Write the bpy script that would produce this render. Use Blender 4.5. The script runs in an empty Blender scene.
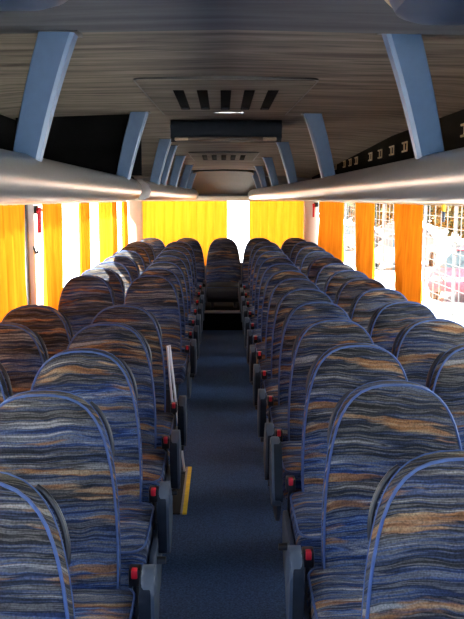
import bpy, bmesh, math, random
from mathutils import Vector, Matrix
random.seed(7)
C = bpy.context.scene.collection
PI = math.pi
CX = 0.02            # centre line of the coach
CAMZ = 1.75          # eye height above the aisle floor

# ------------------------------------------------------------------ materials
def new_mat(name):
    m = bpy.data.materials.new(name); m.use_nodes = True
    nt = m.node_tree; nt.nodes.clear()
    out = nt.nodes.new('ShaderNodeOutputMaterial')
    return m, nt, out
def N(nt, kind, **kw):
    n = nt.nodes.new(kind)
    for k, v in kw.items():
        if k in n.inputs: n.inputs[k].default_value = v
        else: setattr(n, k, v)
    return n
def ramp(nt, stops, interp='LINEAR'):
    r = nt.nodes.new('ShaderNodeValToRGB'); cr = r.color_ramp; cr.interpolation = interp
    while len(cr.elements) > 1: cr.elements.remove(cr.elements[-1])
    cr.elements[0].position = stops[0][0]; cr.elements[0].color = (*stops[0][1], 1)
    for p, c in stops[1:]:
        e = cr.elements.new(p); e.color = (*c, 1)
    return r
def simple(name, col, rough=0.5, metal=0.0, var=0.12, scale=30.0, bump=0.0, sheen=0.0, spec=0.5, stretch=(1, 1, 1)):
    m, nt, out = new_mat(name); L = nt.links
    b = N(nt, 'ShaderNodeBsdfPrincipled', Roughness=rough, Metallic=metal)
    b.inputs['Specular IOR Level'].default_value = spec
    if sheen: b.inputs['Sheen Weight'].default_value = sheen
    tc = N(nt, 'ShaderNodeTexCoord'); mp = N(nt, 'ShaderNodeMapping'); mp.inputs['Scale'].default_value = stretch
    L.new(tc.outputs['Object'], mp.inputs['Vector'])
    nz = N(nt, 'ShaderNodeTexNoise', Scale=scale, Detail=4.0); L.new(mp.outputs[0], nz.inputs['Vector'])
    a = tuple(max(0, c*(1-var)) for c in col); d = tuple(c*(1+var) for c in col)
    r = ramp(nt, [(0.3, a), (0.7, d)]); L.new(nz.outputs['Fac'], r.inputs['Fac'])
    L.new(r.outputs['Color'], b.inputs['Base Color'])
    if bump:
        bp = N(nt, 'ShaderNodeBump', Strength=bump, Distance=0.004)
        L.new(nz.outputs['Fac'], bp.inputs['Height']); L.new(bp.outputs['Normal'], b.inputs['Normal'])
    L.new(b.outputs[0], out.inputs[0])
    return m
def fabric_mat():
    m, nt, out = new_mat('streaked_moquette'); L = nt.links
    b = N(nt, 'ShaderNodeBsdfPrincipled', Roughness=0.95)
    b.inputs['Specular IOR Level'].default_value = 0.15
    tc = N(nt, 'ShaderNodeTexCoord'); oi = N(nt, 'ShaderNodeObjectInfo')
    off = N(nt, 'ShaderNodeVectorMath', operation='SCALE'); off.inputs[0].default_value = (3.7, 1.3, 5.9)
    L.new(oi.outputs['Random'], off.inputs['Scale'])
    add = N(nt, 'ShaderNodeVectorMath', operation='ADD')
    L.new(tc.outputs['Object'], add.inputs[0]); L.new(off.outputs[0], add.inputs[1])
    # gentle warp that makes the streaks wander
    wn = N(nt, 'ShaderNodeTexNoise', Scale=2.6, Detail=3.0); L.new(add.outputs[0], wn.inputs['Vector'])
    sub = N(nt, 'ShaderNodeVectorMath', operation='SUBTRACT'); sub.inputs[1].default_value = (.5, .5, .5)
    L.new(wn.outputs['Color'], sub.inputs[0])
    sc = N(nt, 'ShaderNodeVectorMath', operation='MULTIPLY'); sc.inputs[1].default_value = (0.06, 0.03, 0.115)
    L.new(sub.outputs[0], sc.inputs[0])
    w = N(nt, 'ShaderNodeVectorMath', operation='ADD'); L.new(add.outputs[0], w.inputs[0]); L.new(sc.outputs[0], w.inputs[1])
    sx_ = N(nt, 'ShaderNodeSeparateXYZ'); L.new(w.outputs[0], sx_.inputs[0])
    sm = N(nt, 'ShaderNodeMath', operation='MULTIPLY_ADD'); sm.inputs[1].default_value = 0.75
    L.new(sx_.outputs['Y'], sm.inputs[0]); L.new(sx_.outputs['Z'], sm.inputs[2])
    cb = N(nt, 'ShaderNodeCombineXYZ'); L.new(sx_.outputs['X'], cb.inputs[0]); L.new(sx_.outputs['Y'], cb.inputs[1]); L.new(sm.outputs[0], cb.inputs[2])
    w = cb
    def streak(sx, sz, detail, rough=0.55, loc=(0, 0, 0)):
        mp = N(nt, 'ShaderNodeMapping'); mp.inputs['Scale'].default_value = (sx, sx, sz); mp.inputs['Location'].default_value = loc
        L.new(w.outputs[0], mp.inputs['Vector'])
        n = N(nt, 'ShaderNodeTexNoise', Scale=1.0, Detail=detail, Roughness=rough); L.new(mp.outputs[0], n.inputs['Vector'])
        return n
    n1 = streak(1.5, 40, 4.5, 0.56)
    blue = ramp(nt, [(0.24, (0.010, 0.012, 0.020)), (0.36, (0.024, 0.032, 0.060)), (0.41, (0.105, 0.125, 0.17)), (0.44, (0.014, 0.022, 0.058)),
                     (0.49, (0.020, 0.050, 0.165)), (0.525, (0.10, 0.155, 0.29)), (0.545, (0.030, 0.045, 0.095)), (0.585, (0.20, 0.215, 0.25)), (0.61, (0.03, 0.055, 0.14)), (0.66, (0.30, 0.31, 0.33)), (0.8, (0.42, 0.41, 0.40))])
    L.new(n1.outputs['Fac'], blue.inputs['Fac'])
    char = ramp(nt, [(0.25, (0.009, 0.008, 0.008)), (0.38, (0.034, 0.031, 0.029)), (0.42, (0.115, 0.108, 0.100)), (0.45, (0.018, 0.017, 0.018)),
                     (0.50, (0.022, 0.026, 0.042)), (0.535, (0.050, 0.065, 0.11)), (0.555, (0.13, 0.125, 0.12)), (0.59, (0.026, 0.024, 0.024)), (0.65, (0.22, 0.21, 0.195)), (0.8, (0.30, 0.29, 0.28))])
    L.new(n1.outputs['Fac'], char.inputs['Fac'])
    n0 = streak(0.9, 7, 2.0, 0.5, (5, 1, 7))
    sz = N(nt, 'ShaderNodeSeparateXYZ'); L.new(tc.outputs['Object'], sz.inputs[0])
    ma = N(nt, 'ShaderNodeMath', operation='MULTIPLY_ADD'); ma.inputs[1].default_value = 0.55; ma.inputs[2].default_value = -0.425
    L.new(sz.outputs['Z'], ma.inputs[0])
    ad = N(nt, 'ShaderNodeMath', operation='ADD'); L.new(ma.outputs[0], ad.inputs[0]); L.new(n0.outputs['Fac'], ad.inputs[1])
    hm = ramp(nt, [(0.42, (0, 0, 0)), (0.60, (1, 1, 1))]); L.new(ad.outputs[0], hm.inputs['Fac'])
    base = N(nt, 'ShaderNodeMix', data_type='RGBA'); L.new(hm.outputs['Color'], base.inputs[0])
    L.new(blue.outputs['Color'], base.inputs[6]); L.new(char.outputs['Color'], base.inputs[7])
    n2 = streak(2.5, 21, 3.5, 0.55, (9, 4, 3))
    tanm = ramp(nt, [(0.572, (0, 0, 0)), (0.63, (.85, .85, .85))]); L.new(n2.outputs['Fac'], tanm.inputs['Fac'])
    n2b = streak(6, 60, 3.0, 0.5, (2, 8, 1))
    tanc = ramp(nt, [(0.35, (0.11, 0.045, 0.014)), (0.5, (0.27, 0.125, 0.045)), (0.65, (0.36, 0.25, 0.14))]); L.new(n2b.outputs['Fac'], tanc.inputs['Fac'])
    mx = N(nt, 'ShaderNodeMix', data_type='RGBA'); L.new(tanm.outputs['Color'], mx.inputs[0])
    L.new(base.outputs[2], mx.inputs[6]); L.new(tanc.outputs['Color'], mx.inputs[7])
    # dark flecks of the pile
    n3 = N(nt, 'ShaderNodeTexNoise', Scale=190.0, Detail=3.0); L.new(add.outputs[0], n3.inputs['Vector'])
    fr = ramp(nt, [(0.30, (0.22, 0.22, 0.22)), (0.62, (0.88, 0.88, 0.88))]); L.new(n3.outputs['Fac'], fr.inputs['Fac'])
    mu = N(nt, 'ShaderNodeMix', data_type='RGBA', blend_type='MULTIPLY'); mu.inputs[0].default_value = 0.7
    L.new(mx.outputs[2], mu.inputs[6]); L.new(fr.outputs['Color'], mu.inputs[7])
    L.new(mu.outputs[2], b.inputs['Base Color'])
    bp = N(nt, 'ShaderNodeBump', Strength=0.35, Distance=0.002); L.new(n3.outputs['Fac'], bp.inputs['Height'])
    L.new(bp.outputs['Normal'], b.inputs['Normal'])
    L.new(b.outputs[0], out.inputs[0])
    return m
def curtain_mat(name, lo, hi, trans):
    m, nt, out = new_mat(name); L = nt.links
    tc = N(nt, 'ShaderNodeTexCoord'); mp = N(nt, 'ShaderNodeMapping'); mp.inputs['Scale'].default_value = (40, 40, 2)
    L.new(tc.outputs['Object'], mp.inputs['Vector'])
    nz = N(nt, 'ShaderNodeTexNoise', Scale=1.0, Detail=3.0); L.new(mp.outputs[0], nz.inputs['Vector'])
    r = ramp(nt, [(0.3, lo), (0.7, hi)]); L.new(nz.outputs['Fac'], r.inputs['Fac'])
    d = N(nt, 'ShaderNodeBsdfDiffuse'); t = N(nt, 'ShaderNodeBsdfTranslucent')
    L.new(r.outputs['Color'], d.inputs['Color']); L.new(r.outputs['Color'], t.inputs['Color'])
    mx = N(nt, 'ShaderNodeMixShader'); mx.inputs[0].default_value = trans
    L.new(d.outputs[0], mx.inputs[1]); L.new(t.outputs[0], mx.inputs[2]); L.new(mx.outputs[0], out.inputs[0])
    return m
def glass_mat(name, tint=(0.93, 0.95, 0.95), gl=0.06):
    m, nt, out = new_mat(name); L = nt.links
    tr = N(nt, 'ShaderNodeBsdfTransparent'); tr.inputs[0].default_value = (*tint, 1)
    g = N(nt, 'ShaderNodeBsdfGlossy'); g.inputs['Roughness'].default_value = 0.02
    lw = N(nt, 'ShaderNodeFresnel'); lw.inputs['IOR'].default_value = 1.45
    mul = N(nt, 'ShaderNodeMath', operation='MULTIPLY'); mul.inputs[1].default_value = 0.15
    L.new(lw.outputs[0], mul.inputs[0])
    mx = N(nt, 'ShaderNodeMixShader'); L.new(mul.outputs[0], mx.inputs[0])
    L.new(tr.outputs[0], mx.inputs[1]); L.new(g.outputs[0], mx.inputs[2]); L.new(mx.outputs[0], out.inputs[0])
    return m
def ceiling_mat(name, lo, hi):
    m, nt, out = new_mat(name); L = nt.links
    b = N(nt, 'ShaderNodeBsdfPrincipled', Roughness=0.9); b.inputs['Specular IOR Level'].default_value = 0.2
    tc = N(nt, 'ShaderNodeTexCoord'); mp = N(nt, 'ShaderNodeMapping'); mp.inputs['Scale'].default_value = (1.6, 16, 3)
    L.new(tc.outputs['Object'], mp.inputs['Vector'])
    n1 = N(nt, 'ShaderNodeTexNoise', Scale=1.0, Detail=6.0, Roughness=0.6, Distortion=0.5); L.new(mp.outputs[0], n1.inputs['Vector'])
    r = ramp(nt, [(0.28, lo), (0.72, hi)]); L.new(n1.outputs['Fac'], r.inputs['Fac'])
    n2 = N(nt, 'ShaderNodeTexNoise', Scale=150.0, Detail=2.0); L.new(tc.outputs['Object'], n2.inputs['Vector'])
    bp = N(nt, 'ShaderNodeBump', Strength=0.3, Distance=0.002); L.new(n2.outputs['Fac'], bp.inputs['Height'])
    L.new(bp.outputs['Normal'], b.inputs['Normal']); L.new(r.outputs['Color'], b.inputs['Base Color']); L.new(b.outputs[0], out.inputs[0])
    return m
M = {}
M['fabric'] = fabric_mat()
M['piping'] = simple('blue_piping', (0.026, 0.060, 0.17), 0.65, var=0.2, scale=60)
M['shell'] = simple('black_seat_shell', (0.010, 0.011, 0.015), 0.45)
M['black'] = simple('black_plastic', (0.008, 0.008, 0.010), 0.4)
M['matteblack'] = simple('black_rack_lining', (0.004, 0.004, 0.0045), 0.9, spec=0.05)
M['arm'] = simple('slate_grey_plastic', (0.042, 0.058, 0.085), 0.5, var=0.06)
M['pod'] = simple('dark_blue_pod_plastic', (0.026, 0.040, 0.075), 0.4, var=0.05)
M['rail'] = simple('white_painted_rail', (0.75, 0.76, 0.78), 0.35, var=0.02)
M['pad'] = simple('dark_armrest_pad', (0.010, 0.014, 0.022), 0.85, spec=0.2)
M['red'] = simple('red_button_plastic', (0.55, 0.010, 0.028), 0.4)
M['curtain'] = curtain_mat('orange_curtain_cloth', (0.64, 0.18, 0.008), (0.82, 0.265, 0.014), 0.135)
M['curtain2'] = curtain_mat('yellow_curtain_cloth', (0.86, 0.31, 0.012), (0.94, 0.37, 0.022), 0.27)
M['glass'] = glass_mat('window_glass')
M['carpet'] = simple('navy_carpet', (0.046, 0.090, 0.205), 0.97, var=0.5, scale=120, bump=0.5, spec=0.1)
M['ceil'] = ceiling_mat('taupe_ceiling_cloth', (0.050, 0.043, 0.037), (0.26, 0.228, 0.192))
M['ceil2'] = ceiling_mat('grey_ceiling_cloth', (0.060, 0.064, 0.075), (0.115, 0.12, 0.135))
M['tube'] = simple('satin_silver_rack_rail', (0.19, 0.187, 0.192), 0.30, 0.6, var=0.04)
M['cream'] = simple('cream_trim', (0.60, 0.54, 0.44), 0.6, var=0.06, scale=6)
M['bracket'] = simple('steel_blue_bracket', (0.038, 0.084, 0.175), 0.45, var=0.06, spec=0.5)
M['wall'] = simple('grey_side_lining', (0.16, 0.16, 0.17), 0.85, var=0.1)
M['liner'] = simple('charcoal_rear_lining', (0.022, 0.021, 0.021), 0.8)
M['pillar'] = simple('grey_pillar_lining', (0.38, 0.39, 0.42), 0.55, var=0.05)
M['chrome'] = simple('chrome_rail', (0.85, 0.85, 0.86), 0.18, 0.9, var=0.02)
M['yellow'] = simple('yellow_edge_strip', (0.85, 0.62, 0.03), 0.55)
M['rubber'] = simple('black_ribbed_rubber', (0.008, 0.009, 0.011), 0.75, var=0.4, scale=2.0, stretch=(60, 1, 1))
M['beige'] = simple('beige_slot_trim', (0.55, 0.42, 0.25), 0.5)
M['brown'] = simple('dark_brown_plastic', (0.05, 0.032, 0.022), 0.5)
M['lens'] = simple('frosted_lamp_lens', (0.25, 0.18, 0.12), 0.35)
M['step'] = simple('grey_step_edge', (0.32, 0.34, 0.38), 0.5)

# ------------------------------------------------------------------ mesh helpers
def finish(name, bm, mat, parent=None, smooth=True, angle=40):
    bmesh.ops.recalc_face_normals(bm, faces=bm.faces)
    me = bpy.data.meshes.new(name); bm.to_mesh(me); bm.free()
    o = bpy.data.objects.new(name, me); C.objects.link(o)
    me.materials.append(mat)
    if smooth:
        me.polygons.foreach_set('use_smooth', [True]*len(me.polygons))
        me.set_sharp_from_angle(angle=math.radians(angle))
    if parent: o.parent = parent
    return o
def box(bm, x0, x1, y0, y1, z0, z1, bev=0.0, seg=2, mtx=None):
    r = bmesh.ops.create_cube(bm, size=1.0)
    vs = r['verts']
    for v in vs:
        v.co = Vector((x0+(x1-x0)*(v.co.x+.5), y0+(y1-y0)*(v.co.y+.5), z0+(z1-z0)*(v.co.z+.5)))
    if bev:
        es = list({e for v in vs for e in v.link_edges})
        r2 = bmesh.ops.bevel(bm, geom=es, offset=bev, segments=seg, affect='EDGES', profile=0.5)
        vs = list({v for f in r2['faces'] for v in f.verts} | {v for v in vs if v.is_valid})
    if mtx is not None:
        for v in vs: v.co = mtx @ v.co
    return vs
def tube(bm, pts, r, n=8, closed=False, caps=True):
    pts = [Vector(p) for p in pts]; k = len(pts); rings = []
    up = None
    for i, p in enumerate(pts):
        a = pts[(i-1) % k] if (closed or i > 0) else p
        b = pts[(i+1) % k] if (closed or i < k-1) else p
        t = (b-a).normalized()
        if up is None:
            up = t.orthogonal().normalized()
        else:
            up = (up - t*up.dot(t)).normalized()
        s = t.cross(up)
        rr = r[i] if isinstance(r, (list, tuple)) else r
        rings.append([bm.verts.new(p + (up*math.cos(2*PI*j/n) + s*math.sin(2*PI*j/n))*rr) for j in range(n)])
    m = k if closed else k-1
    for i in range(m):
        A, B = rings[i], rings[(i+1) % k]
        sh = 0
        if closed and i == m-1:
            sh = min(range(n), key=lambda q: (B[q].co-A[0].co).length)
        for j in range(n):
            bm.faces.new((A[j], A[(j+1) % n], B[(j+1+sh) % n], B[(j+sh) % n]))
    if caps and not closed:
        bm.faces.new(rings[0]); bm.faces.new(rings[-1])
def prism(bm, poly, axis, a0, a1, bev=0.0):
    """closed 2-D outline extruded along an axis: 'x' -> (y,z), 'y' -> (x,z), 'z' -> (x,y)"""
    def P(u, v, a):
        return {'x': (a, u, v), 'y': (u, a, v), 'z': (u, v, a)}[axis]
    A = [bm.verts.new(P(u, v, a0)) for u, v in poly]; B = [bm.verts.new(P(u, v, a1)) for u, v in poly]
    f0 = bm.faces.new(A); f1 = bm.faces.new(B[::-1]); n = len(poly)
    for i in range(n): bm.faces.new((A[i], B[i], B[(i+1) % n], A[(i+1) % n]))
    if bev:
        es = list(f0.edges)+list(f1.edges)
        bmesh.ops.bevel(bm, geom=es, offset=bev, segments=2, affect='EDGES', profile=0.5)
def loft(bm, rings, closed=True, cap=True):
    R = [[bm.verts.new(p) for p in ring] for ring in rings]; n = len(R[0])
    for A, B in zip(R[:-1], R[1:]):
        for j in range(n if closed else n-1):
            bm.faces.new((A[j], A[(j+1) % n], B[(j+1) % n], B[j]))
    if cap:
        bm.faces.new(R[0]); bm.faces.new(R[-1][::-1])
def roundpoly(pts, r, n=4):
    out = []; k = len(pts)
    for i in range(k):
        p0, p, p2 = Vector(pts[i-1]), Vector(pts[i]), Vector(pts[(i+1) % k])
        a = (p0-p); b = (p2-p); q = min(r, a.length*.45, b.length*.45)
        A = p+a.normalized()*q; B = p+b.normalized()*q
        for j in range(n+1):
            t = j/n; out.append(tuple(A*(1-t)**2+p*2*t*(1-t)+B*t*t))
    return out
def thing(name, label, cat, loc=(0, 0, 0), group=None):
    o = bpy.data.objects.new(name, None); o.empty_display_size = 0.1; C.objects.link(o); o.location = loc
    o['label'] = label; o['category'] = cat
    if group: o['group'] = group
    return o
def tag(o, label, cat, group=None):
    o['label'] = label; o['category'] = cat
    if group: o['group'] = group
    return o
def struct(o): o['kind'] = 'structure'; return o

# ------------------------------------------------------------------ seats
HALF = [(0.0, 0.0), (.045, .002), (.085, .010), (.120, .025), (.148, .047), (.170, .074), (.188, .106), (.203, .145), (.215, .19),
        (.226, .245), (.235, .31), (.242, .39), (.246, .48), (.247, .57), (.245, .66)]
TOPZ = 1.121; BOTZ = 0.41; LEAN = 0.13     # backrest top, bottom, and how far its foot comes forward
def outline():
    pts = [(x, TOPZ-d) for x, d in HALF]
    pts += [(.243, BOTZ+.03), (.232, BOTZ+.008), (.21, BOTZ), (.12, BOTZ-.002)]
    return pts + [(0, BOTZ-.002)] + [(-x, z) for x, z in pts[::-1][:-1]]
def lean(z): return -LEAN*(TOPZ-z)
def back_pts(scale, y, dz=0):
    cz = .72
    return [(x*scale, y+lean(cz+(z-cz)*scale), cz+(z-cz)*scale+dz) for x, z in outline()]
def inset_pts(d, y):
    o = [Vector(p) for p in outline()]; k = len(o); res = []
    for i in range(k):
        t = (o[(i+1) % k]-o[i-1]).normalized(); n = Vector((t.y, -t.x))   # inward for clockwise outline? fixed below
        p = o[i]+n*d
        if (p-Vector((0, .72))).length > (o[i]-Vector((0, .72))).length: p = o[i]-n*d
        res.append((p.x, y+lean(p.y), p.y))
    return res
def backrest_bm():
    bm = bmesh.new()
    rings = []
    rings.append(back_pts(.5, .085))
    rings.append(back_pts(.93, .085)); rings.append(inset_pts(.006, .078)); rings.append(inset_pts(0, .060)); rings.append(inset_pts(-.002, .03))
    rings.append(inset_pts(0, .004)); rings.append(inset_pts(.006, -.004))
    rings.append(back_pts(.90, -.012)); rings.append(back_pts(.75, -.020)); rings.append(back_pts(.5, -.024)); rings.append(back_pts(.25, -.026))
    loft(bm, rings)
    return bm
def piping_bm():
    bm = bmesh.new(); tube(bm, inset_pts(.000, -.001),   .0047, 6, closed=True)
    tube(bm, inset_pts(.001, .066), .0030, 5, closed=True)
    return bm
def shell_bm():
    bm = bmesh.new()
    def S(sc, y): return [(x, yy, z) for (x, yy, z) in back_pts(sc, y)]
    loft(bm, [S(.975, .072), S(.97, .094), S(.93, .104), S(.6, .108)])
    return bm
def handle_bm(s):
    bm = bmesh.new()
    o = [(x, z) for x, z in outline() if x > 0]
    def at(d):                                    # point on the edge, d metres below the top
        for (x0, d0), (x1, d1) in zip(HALF[:-1], HALF[1:]):
            if d0 <= d <= d1:
                t = (d-d0)/(d1-d0); return x0+(x1-x0)*t
        return .246
    pts = []
    for i in range(15):
        t = i/14; d = .060+.185*t
        push = .019*max(0, math.sin(PI*t))**.55 - .016
        z = TOPZ-d
        pts.append((s*(at(d)+push), .098+lean(z), z+.010*(1-t)))
    tube(bm, pts, .008, 8)
    return bm
def cushion_ring(inset, z, xl=-.247, xr=.247, y0=-.50, y1=-.045):
    z += .03
    p = roundpoly([(xl+inset, y0+inset), (xr-inset, y0+inset), (xr-inset, y1-inset*.4), (xl+inset, y1-inset*.4)], .07, 5)
    return [(x, y, z + (-.012*max(0, (-.38-y)/.12))) for x, y in p]
def cushion_bm(xl, xr):
    bm = bmesh.new()
    loft(bm, [cushion_ring(i, z, xl, xr) for i, z in ((.02, .295), (.004, .31), (0, .39), (0, .44), (.01, .455), (.05, .468), (.12, .474), (.18, .476))])
    return bm
def armrest_poly():
    return roundpoly([(-.03, .47), (-.155, .618), (-.215, .630), (-.262, .575), (-.225, .33), (-.15, .315), (-.04, .42)], .040, 4)
def make_seat(s, arm, name='coach_seat'):
    """s = +1: the aisle lies on the seat's -x side (right-hand rows), -1: on its +x side; 0: bench seat of the last row"""
    root = thing(name, '', 'seat')
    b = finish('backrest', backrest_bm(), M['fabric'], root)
    p = finish('piping', piping_bm(), M['piping'], b); p['label'] = 'blue cord edging'
    finish('back_shell', shell_bm(), M['shell'], root)
    ax = -s if s else 1
    xl, xr = -.247, .247
    if arm: xl, xr = (-.305, .247) if ax < 0 else (-.247, .305)
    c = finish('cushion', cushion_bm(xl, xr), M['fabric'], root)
    bm = bmesh.new(); tube(bm, cushion_ring(.002, .450, xl, xr), .0045, 6, closed=True); finish('piping', bm, M['piping'], c)
    bm = bmesh.new(); prism(bm, roundpoly([(-.47, .325), (-.06, .325), (-.04, .25), (-.42, .25)], .03), 'x', -.225, .225, .006)
    finish('seat_frame', bm, M['shell'], root)
    for sx in (-.16, .16):
        bm = bmesh.new(); prism(bm, [(-.40, 0), (-.06, 0), (-.14, .25), (-.34, .25)], 'x', sx-.022, sx+.022, .006)
        finish('leg', bm, M['shell'], root)
    # belt buckle beside the hip
    ax = -s if s else 1
    bx = ax*(.296 if arm else .268); hb = .017 if arm else .014
    if s:
        bm = bmesh.new(); tube(bm, [(bx, .01, .34), (bx, .0, .42), (bx-.002*ax, -.012, .505)], .011, 6)
        box(bm, bx-hb-.003, bx+hb+.003, -.045, .010, .480, .538, .006)
        bk = finish('belt_buckle', bm, M['black'], root)
        bm = bmesh.new(); box(bm, bx-hb*.6, bx+hb*.6, -.051, -.022, .510, .541, .004); finish('release_button', bm, M['red'], bk)
    if s:
        h = finish('grab_handle', handle_bm(ax), M['black'], root)
    if s and arm:
        x = ax*.357
        bm = bmesh.new(); prism(bm, armrest_poly(), 'x', x-.020, x+.020, .008); a = finish('armrest', bm, M['arm'], root)
        bm = bmesh.new()
        pp = roundpoly([(-.15, .595), (-.226, .606), (-.270, .562), (-.232, .335), (-.17, .33), (-.16, .45)], .03, 4)
        prism(bm, pp, 'x', x-ax*.026, x+ax*.010, .005); finish('armrest_pad', bm, M['pad'], a)
        x = ax*.322
        bm = bmesh.new(); prism(bm, roundpoly([(-.44, .40), (-.06, .42), (-.03, .30), (-.12, .16), (-.36, .16), (-.45, .28)], .06, 5), 'x', x-.010, x+.010, .005)
        sp = finish('side_panel', bm, M['arm'], root)
        bm = bmesh.new(); tube(bm, [(x, -.30, .345), (x+ax*.045, -.30, .345)], [.017, .014], 10); finish('recline_knob', bm, M['black'], sp)
    return root
def children(o): return [c for c in ALL if c.parent == o]
def copy_tree(o):
    r = o.copy(); C.objects.link(r)
    for ch in list(o.children):
        c = ch.copy(); C.objects.link(c); c.parent = r
        for g in list(ch.children):
            d = g.copy(); C.objects.link(d); d.parent = c
    return r
ORD = ['first', 'second', 'third', 'fourth', 'fifth', 'sixth', 'seventh', 'eighth', 'ninth', 'tenth', 'eleventh', 'twelfth', 'thirteenth', 'last']
right_y = [1.88] + [2.668+.731*i for i in range(13)]
left_y = [1.75, 2.537, 3.284, 4.01, 4.707] + [6.60+(right_y[13]-6.60)/7*i for i in range(8)]
def lift(y): return 0.078*max(0, (y-7.6)/(right_y[13]-7.6))**1.2
protos = {}
def place_seat(s, col, x, y, label, group):
    key = (s, col)
    if key not in protos:
        r = protos[key] = make_seat(s, col == 'aisle')
    else:
        r = copy_tree(protos[key])
    r.location = (x, y, lift(y)); r['label'] = label; r['group'] = group
    r.rotation_euler = (0, 0, random.uniform(-.012, .012))
    return r
SEATS = {}
for s, ys, side in ((1, right_y, 'right'), (-1, left_y, 'left')):
    n = len(ys)
    for i, y in enumerate(ys):
        last = (i == n-1)
        for col, dx in (('aisle', .575), ('window', 1.11)):
            if col == 'window' and i < 2: continue            # beside the lens, outside the frame
            if last: dx = .515 if col == 'aisle' else 1.03
            if s < 0 and not last: dx += .032
            x = CX + s*dx
            if last: lab = f'streaked blue coach seat of the rear bench, on the {side}, at the {col}'
            elif s > 0:
                if col == 'aisle': lab = f'streaked blue coach seat along the right of the aisle, {ORD[i]} from the front' if i else 'nearest streaked blue coach seat, cut off at the lower right corner'
                else: lab = f'streaked window seat on the right, beside the {ORD[i]} aisle seat from the front'
            else:
                if i == 0: lab = 'nearest streaked blue coach seat, cut off at the lower left corner'
                elif i < 5:
                    extra = ', just before the gap' if i == 4 else ''
                    lab = (f'coach seat along the left of the aisle, {ORD[i]} from the front{extra}' if col == 'aisle' else
                           f'streaked window seat on the left, beside the {ORD[i]} aisle seat{extra}')
                else:
                    k = i-5
                    lab = (f'streaked coach seat on the left of the aisle, {ORD[k]} behind the stair gap' if col == 'aisle' else
                           (f'sunlit window seat on the left, {ORD[k]} behind the stair gap' if k else 'shaded brownish window seat on the left, first behind the stair gap'))
            SEATS[(s, i, col)] = place_seat(0 if last else s, col if not last else 'bench', x, y, lab, f'passenger seats in rows')
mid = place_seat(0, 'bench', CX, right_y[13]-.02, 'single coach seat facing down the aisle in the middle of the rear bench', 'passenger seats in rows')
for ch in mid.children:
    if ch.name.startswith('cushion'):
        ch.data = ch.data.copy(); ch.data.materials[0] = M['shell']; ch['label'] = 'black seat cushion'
# one armrest on the right stands half raised
for ch in SEATS[(1, 2, 'aisle')].children:
    if ch.name.startswith('armrest'):
        ch.rotation_euler = (math.radians(-32), 0, 0); ch.location = (0, -.045, .045)

# ------------------------------------------------------------------ room shell
YF, YR = -1.6, 12.05
WX = 1.49
WT = CAMZ-.035        # window head
WB = .86              # window sill
bm = bmesh.new(); box(bm, CX-WX-.1, CX+WX+.1, YF, YR+.1, -.12, -.002); struct(finish('floor', bm, M['carpet'], smooth=False))
# rear step
bm = bmesh.new(); box(bm, CX-WX, CX+WX, 10.62, YR, 0, .245, .008)
struct(finish('trim_1', bm, M['matteblack']))
bm = bmesh.new(); box(bm, CX-.27, CX+.27, 10.60, 10.68, .235, .262, .006); struct(finish('trim_2', bm, M['step']))
# side walls below and above the windows
for s, side in ((-1, 'left'), (1, 'right')):
    x0, x1 = sorted((CX+s*WX, CX+s*(WX+.08)))
    bm = bmesh.new()
    box(bm, x0, x1, YF, YR+.08, -.1, WB)
    box(bm, x0, x1, YF, YR+.08, WT, 2.40)
    struct(finish(f'wall_{side}', bm, M['wall'], smooth=False))
# pillars between the side windows
left_p = [(-.2, .05), (2.0, .05), (3.9, .05), (6.14, .13), (8.72, .04), (10.65, .045)]
right_p = [(-.2, .05), (2.1, .05), (4.15, .05), (6.42, .04), (8.42, .04), (10.25, .04), (11.6, .04)]
tn = 3; wn = 1
for s, ps, side in ((-1, left_p, 'left'), (1, right_p, 'right')):
    x0, x1 = sorted((CX+s*(WX-.015), CX+s*(WX+.034)))
    for y, hw in ps:
        bm = bmesh.new(); box(bm, x0, x1, y-hw, y+hw, WB, WT, .012)
        struct(finish(f'trim_{tn}', bm, M['pillar'])); tn += 1
        bm = bmesh.new(); box(bm, CX+s*(WX+.037)-.003, CX+s*(WX+.037)+.003, y-hw, y+hw, WB, WT)
        struct(finish(f'trim_{tn}', bm, M['black'])); tn += 1
    ys = [YF]+[y for y, _ in ps]+[YR]
    for a, b in zip(ys[:-1], ys[1:]):
        bm = bmesh.new(); box(bm, CX+s*(WX+.045)-.003, CX+s*(WX+.045)+.003, a, b, WB-.03, WT+.03)
        struct(finish(f'window_{wn}', bm, M['glass'], smooth=False)); wn += 1
bm = bmesh.new(); box(bm, CX-WX+.004, CX-WX+.022, 5.985, 6.045, WB, WT, .004); struct(finish(f'trim_{tn}', bm, M['black'])); tn += 1
# rear wall, header and corner posts
bm = bmesh.new()
box(bm, CX-WX-.08, CX+WX+.08, YR, YR+.08, -.1, .80)
box(bm, CX-WX-.08, CX+WX+.08, YR, YR+.08, WT+.03, 2.40)
struct(finish('wall_rear', bm, M['wall'], smooth=False))
for s in (-1, 1):
    bm = bmesh.new()
    box(bm, *sorted((CX+s*1.20, CX+s*1.42)), YR-.10, YR+.06, .70, WT+.05, .04, 3)
    struct(finish(f'trim_{tn}', bm, M['cream'])); tn += 1
bm = bmesh.new(); box(bm, CX-1.25, CX+1.25, YR+.045, YR+.051, .78, WT+.05); struct(finish(f'window_{wn}', bm, M['glass'], smooth=False)); wn += 1
bm = bmesh.new(); box(bm, CX-1.30, CX+1.30, YR-.10, YR, WT+.005, WT+.08, .02, 3); struct(finish(f'trim_{tn}', bm, M['cream'])); tn += 1
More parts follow.
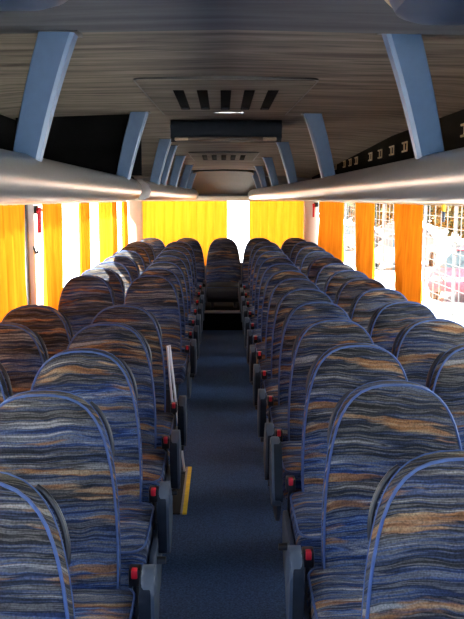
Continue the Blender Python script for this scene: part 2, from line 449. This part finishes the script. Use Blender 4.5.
# front bulkhead with the windscreen opening behind the lens
bm = bmesh.new(); box(bm, CX-WX-.08, CX+WX+.08, YF-.08, YF, -.1, .7); box(bm, CX-WX-.08, CX+WX+.08, YF-.08, YF, 2.15, 2.40)
struct(finish('wall_front', bm, M['wall'], smooth=False))
bm = bmesh.new(); box(bm, CX-WX, CX+WX, YF-.05, YF-.044, .7, 2.15); struct(finish(f'window_{wn}', bm, M['glass'], smooth=False)); wn += 1

# ceiling
def tp(y): return 1-.050*max(0, y-5.6)          # the racks draw in towards the rear
def cz(y): return 2.275 - max(0, y-6.0)*.031
def ceil_ring(y, dz=0.0):
    z = cz(y)+dz
    prof = [(-1.44, -.05), (-1.30, -.03), (-1.0, -.005), (-.55, 0), (0, .012), (.55, 0), (1.0, -.005), (1.30, -.03), (1.44, -.05)]
    low = [(CX+x, y, z+d) for x, d in prof]
    up = [(CX+x, y, 2.46) for x, d in prof[::-1]]
    return low+up
bm = bmesh.new(); loft(bm, [ceil_ring(2.62), ceil_ring(4), ceil_ring(6), ceil_ring(8), ceil_ring(10), ceil_ring(12.1)]); struct(finish('ceiling', bm, M['ceil'], angle=30))
bm = bmesh.new(); loft(bm, [ceil_ring(YF-.08, -.022), ceil_ring(2.55, -.022), ceil_ring(2.612, -.006)]); struct(finish(f'trim_{tn}', bm, M['ceil2'], angle=30)); tn += 1
# sloped lining that comes down over the rear window
bm = bmesh.new()
def rear_ring(y, z, hw, th=.03): return [(CX-hw, y, z-.02), (CX-hw*.8, y, z), (CX, y, z+.01), (CX+hw*.8, y, z), (CX+hw, y, z-.02), (CX+hw, y, z+th), (CX-hw, y, z+th)]
loft(bm, [rear_ring(10.75, 2.112, .40), rear_ring(11.2, 2.03, .43), rear_ring(11.7, 1.92, .47), rear_ring(12.0, 1.81, .50)])
struct(finish(f'trim_{tn}', bm, M['liner'])); tn += 1

# ------------------------------------------------------------------ luggage racks
def rail_profile(s, y, sc=1.0, dx=0.0):
    """nose of the rack, local x towards the aisle"""
    pts = [(.00, -.005), (.035, -.012), (.072, .006), (.090, .045), (.084, .085), (.060, .115), (.028, .132), (-.02, .136), (-.06, .128), (-.06, .05), (-.04, .0)]
    return [(CX+s*(.655*tp(y)+dx-u*sc), y, CAMZ+.005+(v-.06)*sc+.06) for u, v in pts]
def rack(s, y0, y1, name, label, group, round_end=False, backwall=True):
    root = thing(name, label, 'luggage rack', (0, 0, 0), group)
    bm = bmesh.new()
    if round_end:
        rings = [rail_profile(s, y0), rail_profile(s, y1-.25)]
        for k in range(1, 7):
            a = k/6*PI/2; rings.append(rail_profile(s, y1-.25+.25*math.sin(a), max(.25, math.cos(a)**.6), .10*(1-math.cos(a))))
    else:
        rings = [rail_profile(s, y0+(y1-y0)*t/10) for t in range(11)]
    loft(bm, rings); finish('front_rail', bm, M['tube'], root, angle=60)
    x1 = CX+s*(WX-.002)
    z0, z1 = CAMZ-.006, CAMZ-.030
    def x0(y): return CX+s*.66*tp(y)
    st = [y0+(y1-y0)*t/10 for t in range(11)]
    bm = bmesh.new(); loft(bm, [[(x0(y), y, z0), (x1, y, z1), (x1, y, z1+.03), (x0(y), y, z0+.03)] for y in st]); finish('underside', bm, M['cream'], root)
    bm = bmesh.new(); loft(bm, [[(x0(y), y, z0+.0305), (x1, y, z1+.0305), (x1, y, z1+.055), (x0(y), y, z0+.045)] for y in st]); finish('shelf', bm, M['matteblack'], root)
    bm = bmesh.new(); xb = CX+s*1.30
    zt = 2.238
    box(bm, *sorted((xb, xb+s*.02)), y0, y1, CAMZ+.03, (cz((y0+y1)/2) if y0 > 6 else cz(y0))-.04)
    bp = finish('back_panel', bm, M['matteblack'], root)
    return root, bp
rr, rbp = rack(1, YF+.05, 11.85, 'luggage_rack', 'long silver edged luggage rack over the right hand seats', 'overhead luggage racks')
for y in (2.2, 2.7, 3.2, 4.40, 5.85, 6.30, 6.76, 7.2, 7.95, 8.33, 8.72, 9.4, 9.75, 10.1, 10.45):
    bm = bmesh.new(); xs = CX+1.30
    z = CAMZ+.372
    for q in (-.045, .045):
        box(bm, xs-.008, xs+.002, y+q-.034, y+q+.034, z-.036, z-.024, .002); box(bm, xs-.008, xs+.002, y+q-.034, y+q+.034, z+.024, z+.036, .002)
        box(bm, xs-.008, xs+.002, y+q-.034, y+q-.022, z-.036, z+.036, .002)
    finish('vent_slot', bm, M['beige'], rbp)
rack(-1, YF+.05, 5.75, 'luggage_rack', 'silver edged luggage rack over the near left seats, ending in a rounded nose', 'overhead luggage racks', True)
rack(-1, 6.05, 11.85, 'luggage_rack', 'silver edged luggage rack over the far left seats', 'overhead luggage racks')
# black cross panel that closes the near left rack
bm = bmesh.new(); prism(bm, [(CX-1.29, CAMZ+.06), (CX-.74, CAMZ+.06), (CX-.74, CAMZ+.146), (CX-.52, CAMZ+.146), (CX-.52, cz(5)-.004), (CX-1.29, cz(5)-.03)], 'y', 5.06, 5.09)
tag(finish('rack_divider', bm, M['matteblack']), 'black cross panel closing the left rack beside the second bracket', 'panel')

def bracket(s, y, label):
    root = thing('rack_bracket', label, 'bracket', (CX+.012+s*.64*tp(y), y, CAMZ+.13), 'rack brackets')
    zt = cz(y)-CAMZ-.13+.01
    if y < 2.62: zt -= .022
    # local frame: x outwards positive = s
    def ring(t):
        z = -.012+t*(zt+.012)
        inner = (.60-.125*t)*tp(y)-.64*tp(y) + .006*math.sin(PI*t); w = (.087+.022*t)*(.4+.6*tp(y))
        d = .055+.03*t
        i, o = inner, inner+w
        pts = [(i+.012, -d*.5), (o-.004, -d*.5), (o, -d*.5+.004), (o, d*.5), (i+.012, d*.5), (i, d*.5-.012), (i, -d*.5+.012)]
        return [(s*a, b, z) for a, b in pts]
    bm = bmesh.new(); loft(bm, [ring(k/8) for k in range(9)]); finish('arm', bm, M['bracket'], root, angle=35)
    bm = bmesh.new()
    i = (.60-.125-.64)*tp(y)
    box(bm, *sorted((s*(i-.008), s*(i+.116))), -.050, .050, zt-.012, zt+.002, .003); finish('top_plate', bm, M['black'], root)
    return root
for s, ys, side in ((-1, [2.56, 5.02, 6.87, 7.42, 8.53, 9.85, 10.85], 'left'), (1, [2.62, 5.10, 7.10, 8.72, 10.04, 10.95], 'right')):
    for i, y in enumerate(ys):
        lab = f'steel blue upright bracket between ceiling and {side} rack, {ORD[i]} from the front'
        if i == len(ys)-1: lab = f'steel blue upright bracket between ceiling and {side} rack, nearest the rear window'
        bracket(s, y, lab)

# ------------------------------------------------------------------ ceiling fittings
def hatch(y0, y1, hw, label, latch):
    root = thing('ceiling_hatch', label, 'ceiling hatch', (CX, (y0+y1)/2, cz((y0+y1)/2)), 'ceiling hatches')
    rot = math.atan2(cz(y1)-cz(y0), y1-y0); root.rotation_euler = (rot, 0, 0)
    L = (y1-y0)/2
    o = roundpoly([(-hw, -L), (hw, -L), (hw*.92, L), (-hw*.92, L)], .06, 5)
    i = roundpoly([(-hw+.010, -L+.012), (hw-.010, -L+.012), (hw*.92-.010, L-.010), (-hw*.92+.010, L-.010)], .055, 5)
    bm = bmesh.new(); prism(bm, o, 'z', -.004, .03); finish('gasket', bm, M['black'], root)
    bm = bmesh.new(); prism(bm, i, 'z', -.007, .02, .002); finish('panel', bm, M['ceil'], root)
    for k in range(5):
        x = (-.226+.113*k)*(hw/.41)
        bm = bmesh.new(); box(bm, x-.026, x+.026, -L*.56, L*.50, -.011, .0, .003)
        vs = finish('vent_slot', bm, M['matteblack'], root)
        bm = bmesh.new(); box(bm, x-.017, x+.017, L*.34, L*.46, -.015, -.008, .002); finish('tab', bm, M['pad'], vs)
    if latch:
        bm = bmesh.new(); box(bm, -.07, .10, L*.66, L*.70, -.018, -.006, .003); box(bm, .09, .115, L*.62, L*.72, -.021, -.006, .004)
        finish('latch', bm, M['chrome'], root)
    return root
hatch(3.62, 5.15, .415, 'large taupe ceiling hatch with five dark slots, nearest the front', True)
hatch(8.1, 9.2, .36, 'small far ceiling hatch with five dark slots, near the rear', False)
root = thing('overhead_console', 'black rounded console hanging from the ceiling between the two hatches', 'console', (CX, 5.65, cz(5.65)))
bm = bmesh.new()
pr = roundpoly([(-.18, .0), (-.185, -.085), (-.13, -.145), (.16, -.12), (.18, 0)], .04, 4)
prism(bm, pr, 'x', -.365, .385, .02); finish('body', bm, M['pad'], root)
bm = bmesh.new(); box(bm, -.33, .35, -.192, -.13, -.140, -.112, .008); finish('lower_lip', bm, M['brown'], root)
for x in (-.29, .30):
    bm = bmesh.new(); box(bm, x-.045, x+.045, -.197, -.14, -.138, -.116, .006); box(bm, x-.012, x+.012, -.200, -.15, -.134, -.12, .004)
    finish('end_lamp', bm, M['lens'], root)
# pods above the lens at either side
for s, side in ((-1, 'left'), (1, 'right')):
    root = thing('reading_pod', f'dark blue rounded pod under the ceiling at the top {side} corner', 'ceiling pod', (CX+.02+s*.60, 1.92 if s > 0 else 1.78, 2.253), 'ceiling pods')
    bm = bmesh.new()
    rings = []
    for k, (z, sc) in enumerate([(0, 1.0), (-.03, 1.0), (-.058, .94), (-.070, .82), (-.073, .5)]):
        o = roundpoly([(-.24*sc, -.33*sc), (.24*sc, -.33*sc), (.24*sc, .20*sc), (-.18*sc, .20*sc), (-.24*sc, .10*sc)], .09, 5)
        rings.append([(s*u, v, z) for u, v in o])
    loft(bm, rings); finish('body', bm, M['pod'], root)
    bm = bmesh.new(); tube(bm, [(s*-.243, -.25, -.024), (s*-.243, .085, -.026), (s*-.19, .20, -.026)], .006, 6); finish('trim_strip', bm, M['beige'], root)
    bm = bmesh.new(); tube(bm, [(s*.07, -.02, -.060), (s*.07, -.02, -.082)], [.10, .085], 20); finish('vent', bm, M['black'], root)

# ------------------------------------------------------------------ curtains
def curtain(p0, p1, z0, z1, folds, depth, name, label, group, nrm, taper=None, n=None, seed=0, mat='curtain'):
    rnd = random.Random(seed)
    p0, p1, nrm = Vector((*p0, 0)), Vector((*p1, 0)), Vector((*nrm, 0))
    n = n or folds*10; ph = [rnd.uniform(-.5, .5) for _ in range(folds+2)]
    ax = (p1-p0)
    bm = bmesh.new(); rows = []
    zr = 14
    for j in range(zr+1):
        v = j/zr; z = z1+(z0-z1)*v
        row = []
        for i in range(n+1):
            u = i/n
            uu = u
            if taper:            # taper = (centre, width at the middle of the drop relative to the top)
                c, k = taper
                w = 1+(k-1)*math.sin(PI*min(1, v*1.0)*.5)**1.2
                uu = c+(u-c)*w
            a = u*folds*2*PI
            dd = depth*(math.sin(a+ph[int(u*folds)]*.8*v)+.35*math.sin(2.3*a+1.3+v*1.5))*(.6+.4*v)
            q = p0+ax*uu+nrm*dd
            row.append(bm.verts.new((q.x, q.y, z)))
        rows.append(row)
    for A, B in zip(rows[:-1], rows[1:]):
        for i in range(n): bm.faces.new((A[i], A[i+1], B[i+1], B[i]))
    o = finish(name, bm, M[mat], angle=180)
    return tag(o, label, 'curtain', group)
G1 = 'curtains at the side windows'
CXL, CXR = CX-WX+.055, CX+WX-.055
zt, zb = WT-.004, .80
def lc(a, b, folds, label, taper=None, seed=0, d=.042, mat='curtain'): curtain((CXL, a), (CXL, b), zb, zt, folds, d, 'curtain', label, G1, (1, 0), taper, seed=seed, mat=mat)
def rc(a, b, folds, label, taper=None, seed=0, d=.042): curtain((CXR, a), (CXR, b), zb, zt, folds, d, 'curtain', label, G1, (1, 0), taper, seed=seed)
lc(3.0, 5.80, 11, 'wide drawn orange curtain at the left edge of the picture', None, 1)
lc(6.32, 7.13, 3, 'orange curtain just behind the grey left pillar with the red hammer', (.5, .9), 2)
lc(8.02, 8.62, 3, 'narrow dark orange curtain in the middle of the left windows', (0., .8), 3)
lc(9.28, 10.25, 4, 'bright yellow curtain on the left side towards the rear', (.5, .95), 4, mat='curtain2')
lc(10.32, 10.72, 3, 'narrow orange curtain right behind the yellow one on the left', None, 12)
lc(11.55, 11.90, 3, 'thin orange curtain in the rear left corner', None, 5)
rc(5.86, 6.70, 3, 'orange curtain on the right, nearest to the front', (.0, .74), 6)
rc(7.72, 8.66, 3, 'orange curtain on the right, second from the front', (.05, .72), 7)
rc(9.70, 10.55, 3, 'orange curtain on the right, third from the front', (.6, .95), 8)
rc(10.62, 11.88, 5, 'wide orange curtain on the right beside the rear corner post', None, 9)
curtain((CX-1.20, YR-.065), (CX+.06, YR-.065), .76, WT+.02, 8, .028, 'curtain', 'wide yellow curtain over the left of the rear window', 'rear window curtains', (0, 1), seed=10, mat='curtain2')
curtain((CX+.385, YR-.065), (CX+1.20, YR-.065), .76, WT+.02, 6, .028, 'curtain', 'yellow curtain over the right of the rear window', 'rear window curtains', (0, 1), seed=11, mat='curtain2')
# curtain rails
for s, x, side in ((-1, CXL, 'left'), (1, CXR, 'right')):
    bm = bmesh.new(); box(bm, x-.012, x+.012, .2, 11.85, WT-.006, WT+.012, .003)
    tag(finish('curtain_rail', bm, M['cream']), f'cream curtain rail along the {side} windows', 'curtain rail')

# emergency hammers
def hammer(x, y, z, s, mat, label, body='red'):
    root = thing('emergency_hammer', label, 'hammer', (x, y, z), 'emergency hammers')
    bm = bmesh.new(); box(bm, -.014, .014, -.020, .020, -.20, .0, .006); finish('handle', bm, mat, root)
    bm = bmesh.new(); tube(bm, [(0, -.055, -.035), (0, -.03, -.02), (0, .03, -.02), (0, .055, -.035)], [.008, .019, .019, .008], 8); finish('head', bm, mat, root)
    bm = bmesh.new(); box(bm, *sorted((s*.010, s*.068)), -.03, .03, -.05, .015, .004); finish('holder', bm, M['black'], root)
hammer(CX-WX+.045, 6.30, WT-.03, -1, M['red'], 'red emergency hammer hanging beside the grey left pillar')
hammer(CX+WX-.16, 11.86, WT-.03, 1, M['red'], 'small dark red hammer beside the rear right corner post')
root = thing('window_tag', 'small dark tag on an orange clip at the top of the first right window', 'tag', (CX+WX-.07, 5.22, WT))
bm = bmesh.new(); box(bm, -.010, .010, -.024, .024, -.045, .0, .005); finish('clip', bm, M['yellow'], root)
bm = bmesh.new(); box(bm, -.008, .008, -.016, .016, -.115, -.042, .006); finish('pendant', bm, M['pod'], root)
for s, y, lab in ((-1, 6.20, 'black hook on the grey left pillar under the hammer'), (1, 6.30, 'black hook at the top of the first right curtain')):
    bm = bmesh.new(); x = CX+s*(WX-.012); z = WT-.36 if s < 0 else WT-.02
    tube(bm, [(x, y, z+.03), (x-s*.012, y, z+.01), (x-s*.02, y, z-.022), (x-s*.034, y, z-.022), (x-s*.036, y, z)], .009, 7)
    tag(finish('curtain_hook', bm, M['black']), lab, 'hook', 'curtain hooks')

# ------------------------------------------------------------------ stair landing and handrail at the left gap
root = thing('stair_mat', 'black rubber landing mat with yellow edge on the left of the aisle', 'mat', (-.262, 4.66, 0))
bm = bmesh.new(); box(bm, -.10, .025, -.38, .40, 0, .010, .003); finish('mat', bm, M['rubber'], root)
bm = bmesh.new(); box(bm, .0255, .037, -.38, .40, 0, .012, .002); finish('metal_strip', bm, M['step'], root)
bm = bmesh.new(); box(bm, .0375, .062, -.38, .40, 0, .012, .002); finish('edge_strip', bm, M['yellow'], root)
root = thing('handrail', 'pair of slim bright metal rails behind the last left seat before the gap', 'handrail', (-.322, 4.93, 0))
for dx, ty, ly in ((0, 0, 0), (.026, .02, .02)):
    bm = bmesh.new(); tube(bm, [(-.022+dx*.5, ly, .84), (.0+dx*.8, ly, .55), (.045+dx*1.3, ly, .02)], .0075, 8); finish('rail', bm, M['rail'], root)
bm = bmesh.new(); box(bm, .02, .083, .0, .05, 0, .016, .004); finish('foot_plate', bm, M['shell'], root)

# ------------------------------------------------------------------ outside the windows
GZ = -1.2
M['ground'] = simple('pale_yard_ground', (0.62, 0.60, 0.56), 0.95, var=0.06, scale=.6)
M['wire'] = simple('galvanised_wire', (0.07, 0.07, 0.07), 0.6)
M['carred'] = simple('red_car_paint', (0.13, 0.004, 0.016), 0.5)
M['carwhite'] = simple('white_car_paint', (0.085, 0.085, 0.09), 0.5)
M['carblue'] = simple('grey_blue_car_paint', (0.018, 0.040, 0.056), 0.5)
M['cargrey'] = simple('silver_car_paint', (0.035, 0.037, 0.04), 0.5)
M['carglass'] = simple('dark_car_glass', (0.010, 0.018, 0.022), 0.3)
M['tyre'] = simple('black_tyre', (0.02, 0.02, 0.02), 0.8)
M['leaf'] = simple('yellow_green_leaves', (0.020, 0.032, 0.008), 0.9, var=0.5, scale=3)
M['bark'] = simple('brown_bark', (0.14, 0.09, 0.06), 0.9)
bm = bmesh.new(); box(bm, -80, 80, -60, 120, GZ-.3, GZ); struct(finish('ground', bm, M['ground'], smooth=False))
fx = 5.8
root = thing('wire_fence', 'tall pale wire mesh fence outside the right windows', 'fence', (fx, 24, GZ))
bm = bmesh.new()
y = -16.0
while y < 20: box(bm, -.012, .012, y-.006, y+.006, 0, 4.0); y += .60
z = .1
while z < 4.0: box(bm, -.012, .012, -16, 20, z-.005, z+.005); z += .30
finish('wire_mesh', bm, M['wire'], root, smooth=False)
for k in range(13):
    bm = bmesh.new(); tube(bm, [(.05, -16+3*k, 0), (.05, -16+3*k, 4.1)], .04, 8); finish('post', bm, M['wire'], root)
def car(x, y, rz, paint, label):
    root = thing('car', label, 'car', (x, y, GZ), 'parked cars beyond the fence'); root.rotation_euler = (0, 0, rz)
    bm = bmesh.new()
    side = roundpoly([(-2.1, .30), (2.05, .30), (2.12, .62), (2.0, .80), (1.05, .95), (-1.95, .98), (-2.12, .75)], .14, 4)
    prism(bm, [(u, v) for u, v in side], 'x', -.86, .86, .08)
    body = finish('body', bm, M[paint], root)
    bm = bmesh.new()
    def cab(t):
        x = .80-.22*t; z = .93+.50*t
        f, b_ = 1.15-.75*t, -1.95+.45*t
        return [(-x, b_, z), (x, b_, z), (x, f, z), (-x, f, z)]
    loft(bm, [cab(0), cab(.5), cab(1)]); finish('windows', bm, M['carglass'], root)
    bm = bmesh.new(); box(bm, -.60, .60, -1.55, .45, 1.40, 1.47, .03); finish('roof', bm, M[paint], root)
    for sy in (-1.3, 1.3):
        for sx in (-.84, .84):
            bm = bmesh.new(); tube(bm, [(sx-.1, sy, .32), (sx+.1, sy, .32)], .32, 18); w = finish('wheel', bm, M['tyre'], root)
            bm = bmesh.new(); q = sx+math.copysign(.105, sx); tube(bm, [(q-.01, sy, .32), (q+.01, sy, .32)], .19, 12); finish('hubcap', bm, M['cargrey'], w)
    for sx in (-.62, .62):
        bm = bmesh.new(); box(bm, sx-.16, sx+.16, 2.0, 2.11, .62, .76, .03); finish('headlamp', bm, M['carwhite'], root)
    return root
car(7.7, 24.2, math.radians(150), 'carred', 'bright red parked car beyond the fence on the right')
car(9.6, 28.5, math.radians(150), 'carblue', 'grey blue parked car behind the red car')
car(7.9, 34.5, math.radians(150), 'carwhite', 'white parked car seen between the first two right curtains')
car(9.6, 41.5, math.radians(150), 'cargrey', 'dark silver parked car farther back between the first two right curtains')
car(7.7, 47.0, math.radians(150), 'carwhite', 'white parked car seen past the second right curtain')
car(12.6, 35.0, math.radians(150), 'carwhite', 'white parked car far behind the red car')
car(11.0, 50.0, math.radians(150), 'carblue', 'blue parked car in the back row between the first two right curtains')
def tree(x, y, h, r, label, seed):
    rnd = random.Random(seed)
    root = thing('tree', label, 'tree', (x, y, GZ), 'trees beyond the car park')
    bm = bmesh.new(); tube(bm, [(0, 0, 0), (.1, .05, h*.35), (0, .1, h*.6)], [.28, .2, .1], 8); finish('trunk', bm, M['bark'], root)
    bm = bmesh.new()
    for k in range(2600):
        v = Vector((rnd.gauss(0, 1), rnd.gauss(0, 1), rnd.gauss(0, 1))).normalized()*r*(rnd.random()**.4)
        c = Vector((v.x, v.y, h*.5+v.z*.8)); q = .42
        d1 = Vector((rnd.uniform(-1, 1), rnd.uniform(-1, 1), rnd.uniform(-1, 1))).normalized()*q; d2 = d1.orthogonal().normalized()*q*.6
        bm.faces.new([bm.verts.new(c+d1), bm.verts.new(c+d2), bm.verts.new(c-d1), bm.verts.new(c-d2)])
    finish('crown', bm, M['leaf'], root, smooth=False)
tree(13.5, 66, 8, 4.4, 'yellow green tree far off, seen past the second right window', 1)
tree(12, 84, 9, 4.6, 'yellow green tree far behind the cars on the right', 2)
tree(15.5, 50, 7, 3.6, 'yellow green tree behind the red car', 3)
tree(24, 60, 9, 4.8, 'yellow green tree at the far right edge', 4)

# ------------------------------------------------------------------ light
w = bpy.data.worlds.new('World'); bpy.context.scene.world = w; w.use_nodes = True
nt = w.node_tree; nt.nodes.clear(); L = nt.links
out = nt.nodes.new('ShaderNodeOutputWorld'); bg = nt.nodes.new('ShaderNodeBackground')
tc = nt.nodes.new('ShaderNodeTexCoord'); sep = nt.nodes.new('ShaderNodeSeparateXYZ'); L.new(tc.outputs['Generated'], sep.inputs[0])
r = ramp(nt, [(0.0, (0.27, 0.39, 0.68)), (0.42, (0.62, 0.74, 0.98)), (0.62, (0.95, 0.97, 1.0)), (1.0, (1.0, 0.96, 0.88))])
mr = nt.nodes.new('ShaderNodeMapRange'); mr.inputs['From Min'].default_value = -1; mr.inputs['From Max'].default_value = 1
L.new(sep.outputs['Y'], mr.inputs['Value']); L.new(mr.outputs[0], r.inputs['Fac'])
L.new(r.outputs['Color'], bg.inputs['Color']); bg.inputs['Strength'].default_value = 3.8
L.new(bg.outputs[0], out.inputs[0])
sd = bpy.data.lights.new('sun', 'SUN'); sd.energy = 46.0; sd.angle = math.radians(0.6); sd.color = (1.0, 0.93, 0.82)
so = bpy.data.objects.new('sun', sd); C.objects.link(so)
e, a = math.radians(50), math.radians(21)
d = Vector((math.cos(e)*math.cos(a), math.cos(e)*math.sin(a), -math.sin(e)))
so.rotation_euler = d.to_track_quat('-Z', 'Y').to_euler(); so.location = (-8, -4, 9)

# ------------------------------------------------------------------ camera
F = 800.0
cd = bpy.data.cameras.new('camera'); co = bpy.data.objects.new('camera', cd); C.objects.link(co)
cd.sensor_fit = 'VERTICAL'; cd.sensor_height = 24.0; cd.lens = F/619*24.0; cd.clip_start = .05; cd.clip_end = 300
co.location = (0, 0, CAMZ)
co.rotation_euler = (PI/2-math.atan(110.5/F), 0, -math.atan(10/F))
sc = bpy.context.scene; sc.camera = co
sc.view_settings.view_transform = 'Standard'; sc.view_settings.look = 'None'; sc.view_settings.gamma = 1.0
sc.view_settings.use_curve_mapping = False; sc.view_settings.exposure = 0.98
